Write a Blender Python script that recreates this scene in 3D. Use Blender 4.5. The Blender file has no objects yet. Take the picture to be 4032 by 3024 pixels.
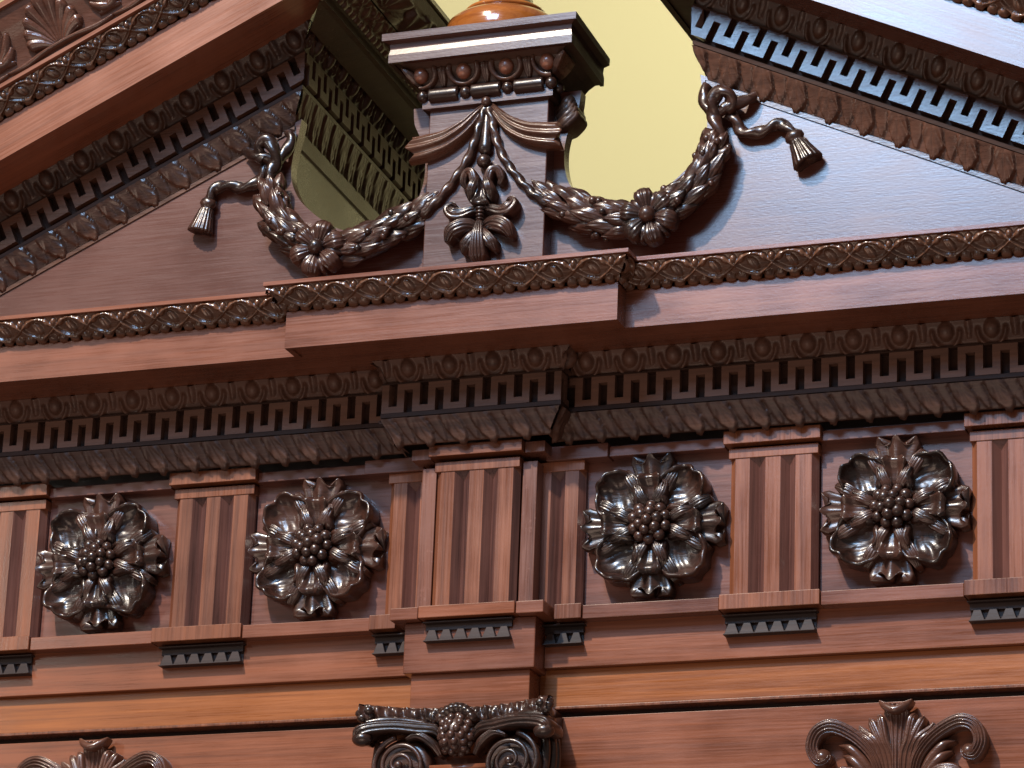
import bpy, bmesh, math, random
from mathutils import Vector, Matrix, noise
random.seed(7)
S = bpy.context.scene
COL = S.collection
pi = math.pi
# ------------------------------------------------------------------ camera, world, lights, exposure
cd = bpy.data.cameras.new('camera'); cam = bpy.data.objects.new('camera', cd); COL.objects.link(cam)
cd.lens = 120.63; cd.sensor_width = 36; cd.clip_start = .1; cd.clip_end = 100
cr = Vector((0.94032922, 0.33819209, 0.03751092)); cu = Vector((0.07707574, -0.31907607, 0.94458975)); cf = Vector((-0.33142162, 0.88533416, 0.32610296))
M = Matrix((cr, cu, -cf)).transposed().to_4x4(); M.translation = (2.687666, -7, 1.6)
cam.matrix_world = M
S.camera = cam
w = bpy.data.worlds.new('World'); S.world = w; w.use_nodes = True
w.node_tree.nodes['Background'].inputs[0].default_value = (1.0, .84, .78, 1)
w.node_tree.nodes['Background'].inputs[1].default_value = .16
def area(name, loc, target, sx, sy, power, color, spread=180):
    l = bpy.data.lights.new(name, 'AREA'); l.shape = 'RECTANGLE'; l.size = sx; l.size_y = sy
    l.energy = power; l.color = color; l.spread = math.radians(spread)
    o = bpy.data.objects.new(name, l); COL.objects.link(o); o.location = loc
    o.rotation_euler = (Vector(target) - Vector(loc)).to_track_quat('-Z', 'Y').to_euler()
    return o
area('ceiling_spot', (-2.5, -7.8, 12.0), (0, 0, 4.2), .40, .40, 1780, (1, .86, .70))
area('tall_window', (-.40, -6.0, 8.25), (.5, 0, 4.5), 2.2, 1.9, 385, (.40, .65, 1.0))
area('hall_window', (-5.2, -6.0, 5.6), (0, 0, 4.1), .7, 1.4, 42, (1, .93, .84))
area('bounce_fill', (0, -6.0, -1.0), (0, 0, 4.2), 5, 2.5, 95, (1, .72, .56))  # added lamp in place of bounced light, lifts the undersides
area('wall_fill', (1.0, 1.9, 8.2), (.6, 3.2, 6.0), 3.0, .4, 40, (1, .96, .86), 110)  # unseen lamp added to brighten the background wall
S.view_settings.view_transform = 'Standard'; S.view_settings.look = 'None'
S.view_settings.exposure = 0; S.view_settings.gamma = 1
S.render.engine = 'CYCLES'

# ------------------------------------------------------------------ materials
def wood(name, dark, light, axis='x', ang=0, rough=.33, coat=.25, bump=.07, contrast=1.0, scale=1.0, wear=0.0, blot=.5, crough=.12, spec=.5):
    m = bpy.data.materials.new(name); m.use_nodes = True
    nt = m.node_tree; N = nt.nodes; L = nt.links; N.clear()
    out = N.new('ShaderNodeOutputMaterial'); b = N.new('ShaderNodeBsdfPrincipled'); L.new(b.outputs[0], out.inputs[0])
    tc = N.new('ShaderNodeTexCoord'); oi = N.new('ShaderNodeObjectInfo')
    off = N.new('ShaderNodeVectorMath'); off.operation = 'ADD'
    mulr = N.new('ShaderNodeVectorMath'); mulr.operation = 'SCALE'; mulr.inputs[0].default_value = (3.1, 5.3, 7.7)
    L.new(oi.outputs['Random'], mulr.inputs['Scale']); L.new(tc.outputs['Object'], off.inputs[0]); L.new(mulr.outputs[0], off.inputs[1])
    mp0 = N.new('ShaderNodeMapping'); mp0.inputs['Rotation'].default_value = (0, ang, 0); L.new(off.outputs[0], mp0.inputs[0])
    s = {'x': (.55, 22, 22), 'z': (22, 22, .55), 'y': (22, .55, 22)}[axis]
    mp = N.new('ShaderNodeMapping'); mp.inputs['Scale'].default_value = s; L.new(mp0.outputs[0], mp.inputs[0])
    n1 = N.new('ShaderNodeTexNoise'); n1.inputs['Scale'].default_value = 2.2*scale; n1.inputs['Detail'].default_value = 7; n1.inputs['Roughness'].default_value = .62; n1.inputs['Distortion'].default_value = 1.0
    n2 = N.new('ShaderNodeTexNoise'); n2.inputs['Scale'].default_value = 12*scale; n2.inputs['Detail'].default_value = 5; n2.inputs['Roughness'].default_value = .7
    n3 = N.new('ShaderNodeTexNoise'); n3.inputs['Scale'].default_value = 5; n3.inputs['Detail'].default_value = 4
    L.new(mp.outputs[0], n1.inputs[0]); L.new(mp.outputs[0], n2.inputs[0]); L.new(off.outputs[0], n3.inputs[0])
    def math_(op, a, b_, clamp=False):
        q = N.new('ShaderNodeMath'); q.operation = op; q.use_clamp = clamp
        for i, v in enumerate((a, b_)):
            if v is None: continue
            if isinstance(v, (int, float)): q.inputs[i].default_value = v
            else: L.new(v, q.inputs[i])
        return q.outputs[0]
    f = math_('ADD', math_('MULTIPLY', math_('SUBTRACT', n1.outputs[0], .5), 2.2*contrast), math_('MULTIPLY', math_('SUBTRACT', n2.outputs[0], .5), 1.3*contrast))
    f = math_('ADD', f, math_('MULTIPLY', math_('SUBTRACT', n3.outputs[0], .5), 2.0*blot))
    f = math_('ADD', f, math_('MULTIPLY', math_('SUBTRACT', oi.outputs['Random'], .5), .62))
    f = math_('ADD', f, .5, True)
    mix = N.new('ShaderNodeMix'); mix.data_type = 'RGBA'; L.new(f, mix.inputs[0]); mix.inputs[6].default_value = (*dark, 1); mix.inputs[7].default_value = (*light, 1)
    colout = mix.outputs[2]
    if wear > 0:
        n4 = N.new('ShaderNodeTexNoise'); n4.inputs['Scale'].default_value = 60; n4.inputs['Detail'].default_value = 6; n4.inputs['Roughness'].default_value = .75
        L.new(off.outputs[0], n4.inputs[0])
        wv = math_('MULTIPLY', math_('MULTIPLY', math_('SUBTRACT', n4.outputs[0], .58), 6, True), wear, True)
        mx = N.new('ShaderNodeMix'); mx.data_type = 'RGBA'; L.new(wv, mx.inputs[0]); L.new(colout, mx.inputs[6]); mx.inputs[7].default_value = (light[0]*1.5+.05, light[1]*1.6+.05, light[2]*1.8+.05, 1)
        colout = mx.outputs[2]
    L.new(colout, b.inputs['Base Color'])
    r = math_('ADD', math_('MULTIPLY', math_('SUBTRACT', n2.outputs[0], .5), .5), rough, True)
    r = math_('ADD', math_('MULTIPLY', math_('SUBTRACT', n3.outputs[0], .5), .25), r, True)
    L.new(r, b.inputs['Roughness'])
    b.inputs['Coat Weight'].default_value = coat; b.inputs['Coat Roughness'].default_value = crough; b.inputs['IOR'].default_value = 1.5; b.inputs['Specular IOR Level'].default_value = spec
    bp = N.new('ShaderNodeBump'); bp.inputs['Strength'].default_value = bump; bp.inputs['Distance'].default_value = .002
    n5 = N.new('ShaderNodeTexNoise'); n5.inputs['Scale'].default_value = 240; n5.inputs['Detail'].default_value = 4
    mp5 = N.new('ShaderNodeMapping'); mp5.inputs['Scale'].default_value = {'x': (.35, 1, 1), 'z': (1, 1, .35), 'y': (1, .35, 1)}[axis]; L.new(mp0.outputs[0], mp5.inputs[0]); L.new(mp5.outputs[0], n5.inputs[0])
    hb = math_('ADD', math_('MULTIPLY', n2.outputs[0], .5), n5.outputs[0])
    L.new(hb, bp.inputs['Height']); L.new(bp.outputs[0], b.inputs['Normal']); 
    bp2 = N.new('ShaderNodeBump'); bp2.inputs['Strength'].default_value = bump*.6; bp2.inputs['Distance'].default_value = .002
    L.new(hb, bp2.inputs['Height']); L.new(bp2.outputs[0], b.inputs['Coat Normal'])
    return m
RK = math.atan(.46643)
RED = ((.10, .030, .016), (.235, .078, .041))
M_red = wood('mahogany_board', *RED, blot=.9, contrast=.6, coat=.5, crough=.25, rough=.3)
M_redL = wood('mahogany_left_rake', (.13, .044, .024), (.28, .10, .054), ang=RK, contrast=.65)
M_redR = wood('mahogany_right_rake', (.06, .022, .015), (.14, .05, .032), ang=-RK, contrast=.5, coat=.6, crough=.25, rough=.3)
M_tymp = wood('mahogany_tympanum', (.050, .018, .013), (.11, .038, .026), rough=.28, coat=.65, bump=.09, contrast=.35, blot=.55, crough=.28)
M_orange = wood('amber_mahogany', (.16, .045, .013), (.36, .115, .030), contrast=.9, coat=.12, blot=.25)
M_panel = wood('lower_board_mahogany', (.095, .029, .014), (.265, .083, .036), contrast=.85, scale=.9)
M_vert = wood('vertical_grain_mahogany', (.095, .030, .016), (.265, .088, .039), axis='z', contrast=.95, scale=.75)
M_vpale = wood('worn_vertical_mahogany', (.09, .033, .022), (.20, .078, .050), axis='z', wear=.5)
M_met = wood('metope_mahogany', (.10, .035, .024), (.19, .070, .048), rough=.36, blot=.8)
M_carve = wood('dark_carved_mahogany', (.050, .019, .012), (.115, .044, .026), rough=.32, coat=.45, bump=.25, contrast=.8, crough=.08)
M_gloss = wood('glossy_dark_carving', (.016, .0065, .0042), (.062, .023, .014), rough=.35, coat=.45, bump=.22, contrast=1.2, crough=.16, blot=1.3)
M_mould = wood('brown_moulding', (.05, .021, .013), (.13, .054, .031), rough=.32, coat=.3, bump=.2, contrast=.9)
M_latt = wood('lattice_brown', (.065, .027, .014), (.17, .072, .038), rough=.27, coat=.5, bump=.2, contrast=.9, crough=.1)
M_dull = wood('dull_dark_moulding', (.030, .013, .008), (.075, .032, .018), rough=.42, coat=.15, bump=.3, contrast=.7)
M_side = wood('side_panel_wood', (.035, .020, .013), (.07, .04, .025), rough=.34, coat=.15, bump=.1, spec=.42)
M_gut = wood('dark_guttae_wood', (.018, .012, .011), (.050, .033, .030), rough=.5, coat=.0, spec=.25)
M_fret = wood('brown_key_pattern', (.10, .048, .032), (.17, .082, .055), rough=.7, coat=0, bump=.2, spec=.3)
M_shade = wood('shade_toned_wood', (.020, .009, .006), (.045, .020, .013), rough=.7, coat=0, spec=.2)  # shade put into the colour: key grounds, cap returns, right-hand return
M_matte = wood('matte_brown_moulding', (.055, .024, .015), (.13, .058, .037), rough=.5, coat=.1, bump=.2, spec=.4)  # low gloss finish for the horizontal leaf and egg mouldings
M_chan = wood('dark_channel_wood', (.050, .020, .016), (.14, .056, .042), axis='z', contrast=1.2, scale=.8)  # darker wood for the channel faces and the right flank
M_fin = wood('turned_amber_wood', (.22, .06, .012), (.45, .15, .03), rough=.16, coat=1.0, crough=.03, contrast=.6)
def plaster():
    m = bpy.data.materials.new('pale_yellow_plaster'); m.use_nodes = True; nt = m.node_tree; b = nt.nodes['Principled BSDF']
    n = nt.nodes.new('ShaderNodeTexNoise'); n.inputs['Scale'].default_value = .6
    r = nt.nodes.new('ShaderNodeValToRGB'); r.color_ramp.elements[0].color = (.43, .385, .185, 1); r.color_ramp.elements[1].color = (.47, .425, .21, 1)
    nt.links.new(n.outputs[0], r.inputs[0]); nt.links.new(r.outputs[0], b.inputs['Base Color']); b.inputs['Roughness'].default_value = .8
    return m
M_wall = plaster()

# ------------------------------------------------------------------ scene graph helpers
def thing(name, loc, label, cat, group=None):
    o = bpy.data.objects.new(name, None); COL.objects.link(o); o.location = loc; o.empty_display_size = .1
    o['label'] = label; o['category'] = cat
    if group: o['group'] = group
    return o
def adopt(o, parent):
    o.parent = parent
    t = Vector((0, 0, 0)); q = parent
    while q is not None and q.type == 'EMPTY':
        t += q.location; q = q.parent
    if parent.type == 'EMPTY': o.matrix_parent_inverse = Matrix.Translation(-t)
def mesh_obj(name, verts, faces, mat, parent=None, smooth=False, bevel=0, label=None):
    me = bpy.data.meshes.new(name); me.from_pydata([tuple(v) for v in verts], [], faces)
    if smooth:
        me.polygons.foreach_set('use_smooth', [True]*len(me.polygons))
    me.materials.append(mat); me.update()
    o = bpy.data.objects.new(name, me); COL.objects.link(o)
    if parent: adopt(o, parent)
    if bevel:
        b = o.modifiers.new('bevel', 'BEVEL'); b.width = bevel; b.segments = 2; b.limit_method = 'ANGLE'; b.angle_limit = .6
    if label: o['label'] = label
    return o
class MB:
    def __init__(s): s.v = []; s.f = []
    def add(s, v, f):
        n = len(s.v); s.v += [tuple(q) for q in v]; s.f += [tuple(i+n for i in q) for q in f]
    def box(s, x0, x1, y0, y1, z0, z1):
        s.add([(x0,y0,z0),(x1,y0,z0),(x1,y1,z0),(x0,y1,z0),(x0,y0,z1),(x1,y0,z1),(x1,y1,z1),(x0,y1,z1)],
              [(0,3,2,1),(4,5,6,7),(0,1,5,4),(1,2,6,5),(2,3,7,6),(3,0,4,7)])
    def prism(s, poly, a, b):      # poly list of 3D pts (front), extruded by vector
        n = len(poly); d = Vector(b)
        s.add([Vector(p) for p in poly] + [Vector(p)+d for p in poly],
              [tuple(range(n)), tuple(range(2*n-1, n-1, -1))] + [(i, i+n, (i+1) % n+n, (i+1) % n) for i in range(n)])
    def grid(s, rows, closed=False):
        n = len(rows); m = len(rows[0]); v = [p for r in rows for p in r]; f = []
        for i in range(n-1):
            for j in range(m if closed else m-1):
                k = (j+1) % m
                f.append((i*m+j, i*m+k, (i+1)*m+k, (i+1)*m+j))
        s.add(v, f)
    def sphere(s, c, r, sx=1, sy=1, sz=1, nu=10, nv=14, axis=None, fn=None):
        rows = []
        c = Vector(c)
        for i in range(nu+1):
            th = pi*i/nu; row = []
            for j in range(nv):
                ph = 2*pi*j/nv
                d = Vector((math.sin(th)*math.cos(ph), math.sin(th)*math.sin(ph), math.cos(th)))
                rr = r*(fn(th, ph) if fn else 1)
                p = Vector((d.x*sx, d.y*sy, d.z*sz))*rr
                if axis is not None: p = axis @ p
                row.append(c+p)
            rows.append(row)
        s.grid(rows, True)
    def tube(s, path, rad, nv=12, twist=0, depth=0, strands=2, caps=True):
        n = len(path); rows = []; L = 0
        path = [Vector(p) for p in path]
        for i in range(n):
            t = (path[min(i+1, n-1)]-path[max(i-1, 0)]).normalized()
            if i: L += (path[i]-path[i-1]).length
            a = t.cross(Vector((0, 1, 0))); 
            if a.length < 1e-3: a = Vector((1, 0, 0))
            a.normalize(); b = t.cross(a)
            r = rad(i/(n-1)) if callable(rad) else rad
            row = []
            for j in range(nv):
                ph = 2*pi*j/nv
                rr = r*(1+depth*math.cos(strands*ph+twist*L)) if depth else r
                row.append(path[i]+(a*math.cos(ph)+b*math.sin(ph))*rr)
            rows.append(row)
        if caps:
            rows.insert(0, [path[0]]*nv); rows.append([path[-1]]*nv)
        s.grid(rows, True)
    def obj(s, name, mat, parent=None, smooth=False, bevel=0, label=None):
        return mesh_obj(name, s.v, s.f, mat, parent, smooth, bevel, label)
def spl(pts, n):
    """Catmull-Rom through pts (tuples of any length), n samples per span"""
    P = [Vector(p) if len(p) in (2, 3) else p for p in pts]
    out = []
    for i in range(len(pts)-1):
        p0 = pts[max(i-1, 0)]; p1 = pts[i]; p2 = pts[i+1]; p3 = pts[min(i+2, len(pts)-1)]
        for k in range(n):
            t = k/n
            out.append(tuple(.5*((2*b)+(-a+c)*t+(2*a-5*b+4*c-d)*t*t+(-a+3*b-3*c+d)*t**3) for a, b, c, d in zip(p0, p1, p2, p3)))
    out.append(tuple(pts[-1]))
    return out
def sm(a, b, x):
    t = max(0, min(1, (x-a)/(b-a))); return t*t*(3-2*t)
def interp(tab, x):
    if x <= tab[0][0]: return tab[0][1]
    for (a, b), (c, d) in zip(tab, tab[1:]):
        if x <= c: return b+(d-b)*(x-a)/(c-a)
    return tab[-1][1]

# ------------------------------------------------------------------ swept mouldings
DB = .0572       # depth of the central break-forward
WB = [(-.06, .118), (0, .184), (.188, .4007), (.25, .447)]
def wb(o): return interp(WB, o)
XL, XR = -1.75, 1.75
# a segment: (T, N, B, start(o,b), end(o,b))
def V3(*a): return Vector(a)
def horiz_segments():
    X, Z, Y = V3(1, 0, 0), V3(0, 0, 1), V3(0, 1, 0)
    return [
        (X, -Y, Z, lambda o, b: V3(XL, -o, b), lambda o, b: V3(-wb(o), -o, b)),
        (-Y, -X, Z, lambda o, b: V3(-wb(o), -o, b), lambda o, b: V3(-wb(o), -o-DB, b)),
        (X, -Y, Z, lambda o, b: V3(-wb(o), -o-DB, b), lambda o, b: V3(wb(o), -o-DB, b)),
        (Y, X, Z, lambda o, b: V3(wb(o), -o-DB, b), lambda o, b: V3(wb(o), -o, b)),
        (X, -Y, Z, lambda o, b: V3(wb(o), -o, b), lambda o, b: V3(XR, -o, b))]
HS = horiz_segments()
cR, sR = math.cos(RK), math.sin(RK); MS = .46643
XE = .525        # the rakes stop here at the wall plane; outward members run further in
def rake_pt(sgn, o, q, x):     # point at |x| = x on the raked line q
    return V3(sgn*x, -o, q/cR-MS*x)
def rake_seg(sgn):
    T = V3(cR*-sgn, 0, sR) if sgn < 0 else V3(cR, 0, -sR)
    T = V3(cR, 0, sR) if sgn < 0 else V3(cR, 0, -sR)
    B = V3(-sR, 0, cR) if sgn < 0 else V3(sR, 0, cR)
    N = V3(0, -1, 0)
    def xe(o): return XE-o if o < .1 else XE-o*1.0
    far = lambda o, b: rake_pt(sgn, o, b, 1.75)
    near = lambda o, b: rake_pt(sgn, o, b, xe(o))
    if sgn < 0: return (T, N, B, far, near)
    return (T, N, B, near, far)
def prof_dense(prof, step):
    out = []
    for (a, b), (c, d) in zip(prof, prof[1:]):
        n = max(1, int(math.hypot(c-a, d-b)/step))
        for k in range(n): out.append((a+(c-a)*k/n, b+(d-b)*k/n))
    out.append(prof[-1]); return out
def relief(seg, prof, h=None, step=.003, ds=.003, mb=None):
    T, N, B, A, E = seg
    P = prof_dense(prof, step) if h else prof
    n = len(P); norm = []
    for i in range(n):
        a = P[max(i-1, 0)]; c = P[min(i+1, n-1)]; do, db = c[0]-a[0], c[1]-a[1]; l = math.hypot(do, db) or 1
        norm.append(N*(db/l)+B*(-do/l))
    L = (E(*P[n//2])-A(*P[n//2])).length
    cols = max(1, int(L/ds)) if h else 1
    tot = sum(math.hypot(P[i+1][0]-P[i][0], P[i+1][1]-P[i][1]) for i in range(n-1)); acc = 0; ts = [0]
    for i in range(n-1): acc += math.hypot(P[i+1][0]-P[i][0], P[i+1][1]-P[i][1]); ts.append(acc/tot)
    rows = []
    for i in range(n):
        a, e = A(*P[i]), E(*P[i]); row = []
        for c in range(cols+1):
            p = a.lerp(e, c/cols)
            if h:
                s = p.dot(T); p = p+norm[i]*h(s, ts[i])
            row.append(p)
        rows.append(row)
    mb = mb or MB(); mb.grid(rows); return mb

# height patterns h(s, t)
def hash1(k): return (math.sin(k*127.1)*43758.5453) % 1
def egg_h(per, r0=.0, amp=.012):
    def h(s, t):
        k = math.floor(s/per); u = s/per-k-.5 + .03*(hash1(k)-.5)    # egg centred
        x = u*per; y = (t-.60)*per*.62
        d = math.hypot(x/(per*.165), y/(per*.24)); v = 0
        if d < 1: v = amp*1.15*math.sqrt(1-d*d)
        ds_ = math.hypot(x/(per*.30), (y+per*.01)/(per*.42))
        if t < .97: v = max(v, amp*.7*math.exp(-((ds_-1)/.13)**2)*(1-sm(-.05, .25, y/(per*.4))))
        xd = (.5-abs(u))*per
        wd = per*.075*(1.2-.9*abs(t-.75))
        if xd < wd and t > .25: v = max(v, amp*.55*(1-(xd/wd)**2)+amp*.08*math.cos(xd/wd*9))
        return v - .004
    return h
def leaf_h(per, amp=.008, slant=.35):
    """tongue shaped leaves hanging side by side, a narrower one tucked between each pair"""
    def h(s, t):
        q = s/per+slant*.35*(t-.5)
        k = math.floor(q); jit = .08*(hash1(k)-.5)
        u = (q-k-.5-jit)*2; a = abs(u); v = 0
        w1 = .66*min(1, (t+.02)/.50)**.55*(1-.15*t)
        if a < w1:
            e = a/w1
            v = amp*(.55+.45*math.sqrt(1-e*e))
            v -= amp*.22*math.exp(-(a/.05)**2)
            v += amp*.24*math.cos((a*11+t*9))*e
        else:
            q2 = (q+.5) % 1-.5; a2 = abs(q2)*2
            w2 = .34*min(1, max(0, t-.10)/.5)**.6+.02
            if a2 < w2 and t > .10: v = amp*.42*(.5+.5*math.sqrt(1-(a2/w2)**2))
            else: v = -amp*.1
        if t > .94: v = max(v, amp*.5)
        return v
    return h
def lattice_h(per, amp=.009):
    """crossing ribbons that form loops with a blossom in each, leaflets above, half discs below"""
    def h(s, t):
        u = s/per; ph = pi*u; v = 0; fr = u % 1; k = math.floor(u)
        c1 = .57+.40*math.cos(ph); c2 = .57-.40*math.cos(ph)
        slope = abs(.40*pi/per*math.sin(ph))*.046
        for q, c in enumerate((c1, c2)):
            d = abs(t-c)/math.sqrt(1+slope*slope)
            over = (math.cos(ph)*math.sin(ph) > 0) == bool(q)
            if d < .075: v = max(v, amp*(.95 if over else .72)*(1-(d/.075)**2)**.5*(.78+.22*math.cos(d/.075*5)))
        for cx in (0, 1):
            x_ = (fr-cx); y_ = t-.57
            d = math.hypot((x_*1.0+y_*.30)/.12, y_/.26)
            if d < 1: v = max(v, amp*(.35+.4*math.sqrt(1-d*d))*(1-.35*math.exp(-((x_*1.0+y_*.30)/.025)**2)))
        if t > .60:
            for cx in (.28, .5, .72):
                d = math.hypot((fr-cx-(t-.8)*(cx-.5)*1.2)/.085, (t-.80)/.17)
                if d < 1: v = max(v, amp*.85*math.sqrt(1-d*d))
        if t < .27:
            for cx in (.35, .65, 1.0, .0):
                d = math.hypot((fr-cx)/.14, t/.25)
                if d < 1: v = max(v, amp*(.6+.4*math.sqrt(1-d*d)))
        return v*(.9+.2*hash1(k+.3))
    return h
def acanthus_h(per, amp=.022, ph0=0.):
    def h(s, t):
        u = (s/per+ph0) % 1
        v = 0
        def fan(cx, cz, R, n, spread, lean=0):
            dx = (u-cx)*per/.15; dz = t-cz
            r = math.hypot(dx, dz); a = math.atan2(dx, dz)-lean
            if abs(a) > spread or r < 1e-4: return 0
            e = R*(1-.16*abs(math.sin(a/spread*n*pi/2)))*(1-.28*(a/spread)**2)
            if r > e: return 0
            g = r/e
            ridge = math.cos(a/spread*n*pi)
            return amp*(.25+.75*math.sin(pi*min(1, g*.62+.1)))*(.72+.28*ridge)*sm(1.0, .93, g)
        v = max(v, fan(.25, .04, .93, 4, 1.25), fan(.74, .0, .80, 3, 1.0, .35), fan(1.02, .5, .42, 2, 1.2, -.9), fan(.02, .5, .42, 2, 1.2, -.9))
        d = math.hypot((u-.5)*per/.04, (t-.16)/.26)
        if d < 1: v = max(v, amp*.6*math.sqrt(1-d*d))
        return v
    return h
def fret(mb, seg, b0, b1, o0, o1, per, phase=0., slot=.27, clip=None, th=.22):
    """raised key pattern: legs, upper and lower bars between o0 (ground) and o1 (face)"""
    T, N, B, A, E = seg
    sA = A(o1, (b0+b1)/2).dot(T); sE = E(o1, (b0+b1)/2).dot(T)
    Hh = b1-b0; bar = Hh*th; leg = (1-2*slot)/2
    def blk(s0, s1, c0, c1):
        pts = []
        for o in (o0, o1):
            for (s_, b_) in ((s0, c0), (s1, c0), (s1, c1), (s0, c1)):
                a = A(o, b_); e = E(o, b_); ta, te = a.dot(T), e.dot(T)
                # clamp to the mitre
                f = (s_-ta)/(te-ta); f = max(0, min(1, f)); pts.append(a.lerp(e, f))
        mb.add(pts, [(0,3,2,1),(4,5,6,7),(0,1,5,4),(1,2,6,5),(2,3,7,6),(3,0,4,7)])
    k0 = int(math.floor(min(sA, sE)/per))-2; k1 = int(math.ceil(max(sA, sE)/per))+2
    lo, hi = min(sA, sE), max(sA, sE)
    for k in range(k0, k1):
        base = (k+phase)*per
        cells = [(0, leg, b0, b1), (leg, leg+slot, b0, b0+bar), (leg+slot, 2*leg+slot, b0, b1), (2*leg+slot, 1, b1-bar, b1)]
        for a, c, z0, z1 in cells:
            s0, s1 = base+a*per, base+c*per
            if s1 <= lo-.1 or s0 >= hi+.1: continue
            s0_, s1_ = s0, s1
            if s0_ > hi or s1_ < lo: continue
            if s0_ < lo: s0_ = lo-.2
            if s1_ > hi: s1_ = hi+.2
            blk(s0_, s1_, z0, z1)

# ================================================================== SETTING
wall = MB(); wall.box(-8, 9, 3.2, 3.4, -1, 12)
o = wall.obj('background_wall', M_wall); o['kind'] = 'structure'

# ================================================================== ENTABLATURE
ENT = thing('entablature', (0, 0, 3.4), 'long mahogany entablature with fluted blocks and four carved rosettes under the broken pediment', 'entablature')
# core that closes the piece off behind the mouldings
c = MB(); c.box(XL, XR, .0905, .6, 3.3988, 4.30); c.box(-.10, .10, .01, .0745, 3.52, 4.21); c.obj('core_board', M_dull, ENT)
def board(name, prof, mat, bevel=.0012, segs=HS, parent=ENT, label=None):
    m = MB()
    for s_ in segs: relief(s_, prof, mb=m)
    return m.obj(name, mat, parent, bevel=bevel, label=label)
# architrave: lower (amber) band, upper band; the break uses explicit boxes
m = MB(); m.box(XL, -.143, .052, .11, 3.4225, 3.5078); m.box(.143, XR, .052, .11, 3.4225, 3.5078)
m.obj('lower_band', M_orange, ENT, bevel=.0012, label='amber coloured lower band with streaky grain')
m = MB(); m.box(XL, -.1435, .0475, .11, 3.4155, 3.4222); m.box(.1435, XR, .0475, .11, 3.4155, 3.4222)
m.obj('lower_bead', M_vert, ENT, bevel=.0015)
m = MB(); m.box(XL, -.158, .034, .10, 3.508, 3.610); m.box(.158, XR, .034, .10, 3.508, 3.610)
m.obj('upper_band', M_panel, ENT, bevel=.0015)
m = MB(); m.box(-.1572, .1572, -.030, .10, 3.4955, 3.6125); m.obj('upper_band', M_red, ENT, bevel=.0025)
# taenia (ledge under the frieze)
M_T = .3187; T_T = .2298; HQ = .2561
def taenia_piece(x0, x1, y, z0, z1, mat): 
    m = MB(); m.box(x0, x1, y, .09, z0, z1); return m.obj('ledge_strip', mat, ENT, bevel=.0015)
for sg in (-1, 1):
    def xx(a, b): return (a, b) if sg > 0 else (-b, -a)
    for a, b, kind in ((.1905, HQ, 1), (HQ, HQ+M_T, 0), (HQ+M_T, HQ+M_T+T_T, 1), (HQ+M_T+T_T, HQ+2*M_T+T_T, 0), (HQ+2*M_T+T_T, HQ+2*M_T+2*T_T, 1)):
        p, q = xx(a+.0008, b-.0008)
        taenia_piece(p, q, -.001 if kind == 0 else -.007, 3.6085+(.001 if kind else 0), 3.6395+(.004 if kind else 0), M_vert if kind else M_red)
for a, b in ((-.1840, -.1165), (-.1145, .1165), (.1185, .1840)):
    m = MB(); m.box(a, b, -.0572-(.003 if a == -.1145 else 0), .09, 3.6135+(.001 if a == -.1145 else 0), 3.6415+(.001 if a == -.1145 else 0)); m.obj('ledge_strip', M_red if a != -.1145 else M_panel, ENT, bevel=.0018)
# triglyphs -----------------------------------------------------------
def triglyph_mesh(half, zb, zt, yf, depth=.016, body=.04, chan=None):
    """front with V channels cut in; x relative to centre"""
    m = MB(); ch = .0135
    bars = chan or [(-.088, -.055), (-.0185, .0165), (.051, .088)]
    chans = [(bars[i][1], bars[i+1][0]) for i in range(len(bars)-1)]
    for a, b in bars: m.add([(a, yf, zb), (b, yf, zb), (b, yf, zt), (a, yf, zt)], [(0, 1, 2, 3)])
    m.nb = len(m.f)
    for a, b in chans:
        c_ = (a+b)/2; zs = zt-.020
        m.add([(a, yf, zb), (c_, yf+depth, zb), (c_, yf+depth, zs), (a, yf, zt)], [(0, 1, 2, 3)])
        m.add([(c_, yf+depth, zb), (b, yf, zb), (b, yf, zt), (c_, yf+depth, zs)], [(0, 1, 2, 3)])
        m.add([(a, yf, zt), (c_, yf+depth, zs), (b, yf, zt)], [(0, 1, 2)])
    m.nc = len(m.f)
    l, r = bars[0][0], bars[-1][1]
    for e, x in ((-1, l), (1, r)):
        xo = x+e*ch; zs = zt-.018; yb = yf+ch*1.1
        m.add([(x, yf, zb), (xo, yb, zb), (xo, yb, zs), (x, yf, zt)], [(0, 1, 2, 3)])
        m.add([(xo, yb, zb), (xo, yf+body, zb), (xo, yf+body, zt), (xo, yb, zt), (xo, yb, zs)], [(0, 1, 2, 3, 4)])
        m.add([(x, yf, zt), (xo, yb, zs), (xo, yb, zt)], [(0, 1, 2)])
        m.add([(x, yf, zt), (xo, yb, zt), (xo, yf+body, zt), (x, yf+body, zt)], [(0, 1, 2, 3)])
    return m
TB, TT_ = 3.640, 3.969
def triglyph(x, yf, mat=M_vert, chan=None, cap=(-.1035, .1035)):
    m = triglyph_mesh(.1, TB, TT_, yf, chan=chan)
    m.v = [(a+x, b, c_) for a, b, c_ in m.v]
    t = m.obj('triglyph', mat, ENT)
    t.data.materials.append(M_chan)
    for k_ in range(m.nb, m.nc): t.data.polygons[k_].material_index = 1
    for k_ in (m.nc+4, m.nc+5): t.data.polygons[k_].material_index = 1
    m = MB(); m.box(x+cap[0], x+cap[1], yf-.0022, yf+.04, TT_-.0003, 3.992)
    k = m.obj('triglyph_cap', mat, ENT, bevel=.0012); k.parent = t; k.matrix_parent_inverse = Matrix.Identity(4)
    # continuation of the cap down over each bar gives the notched look
    return t
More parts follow.
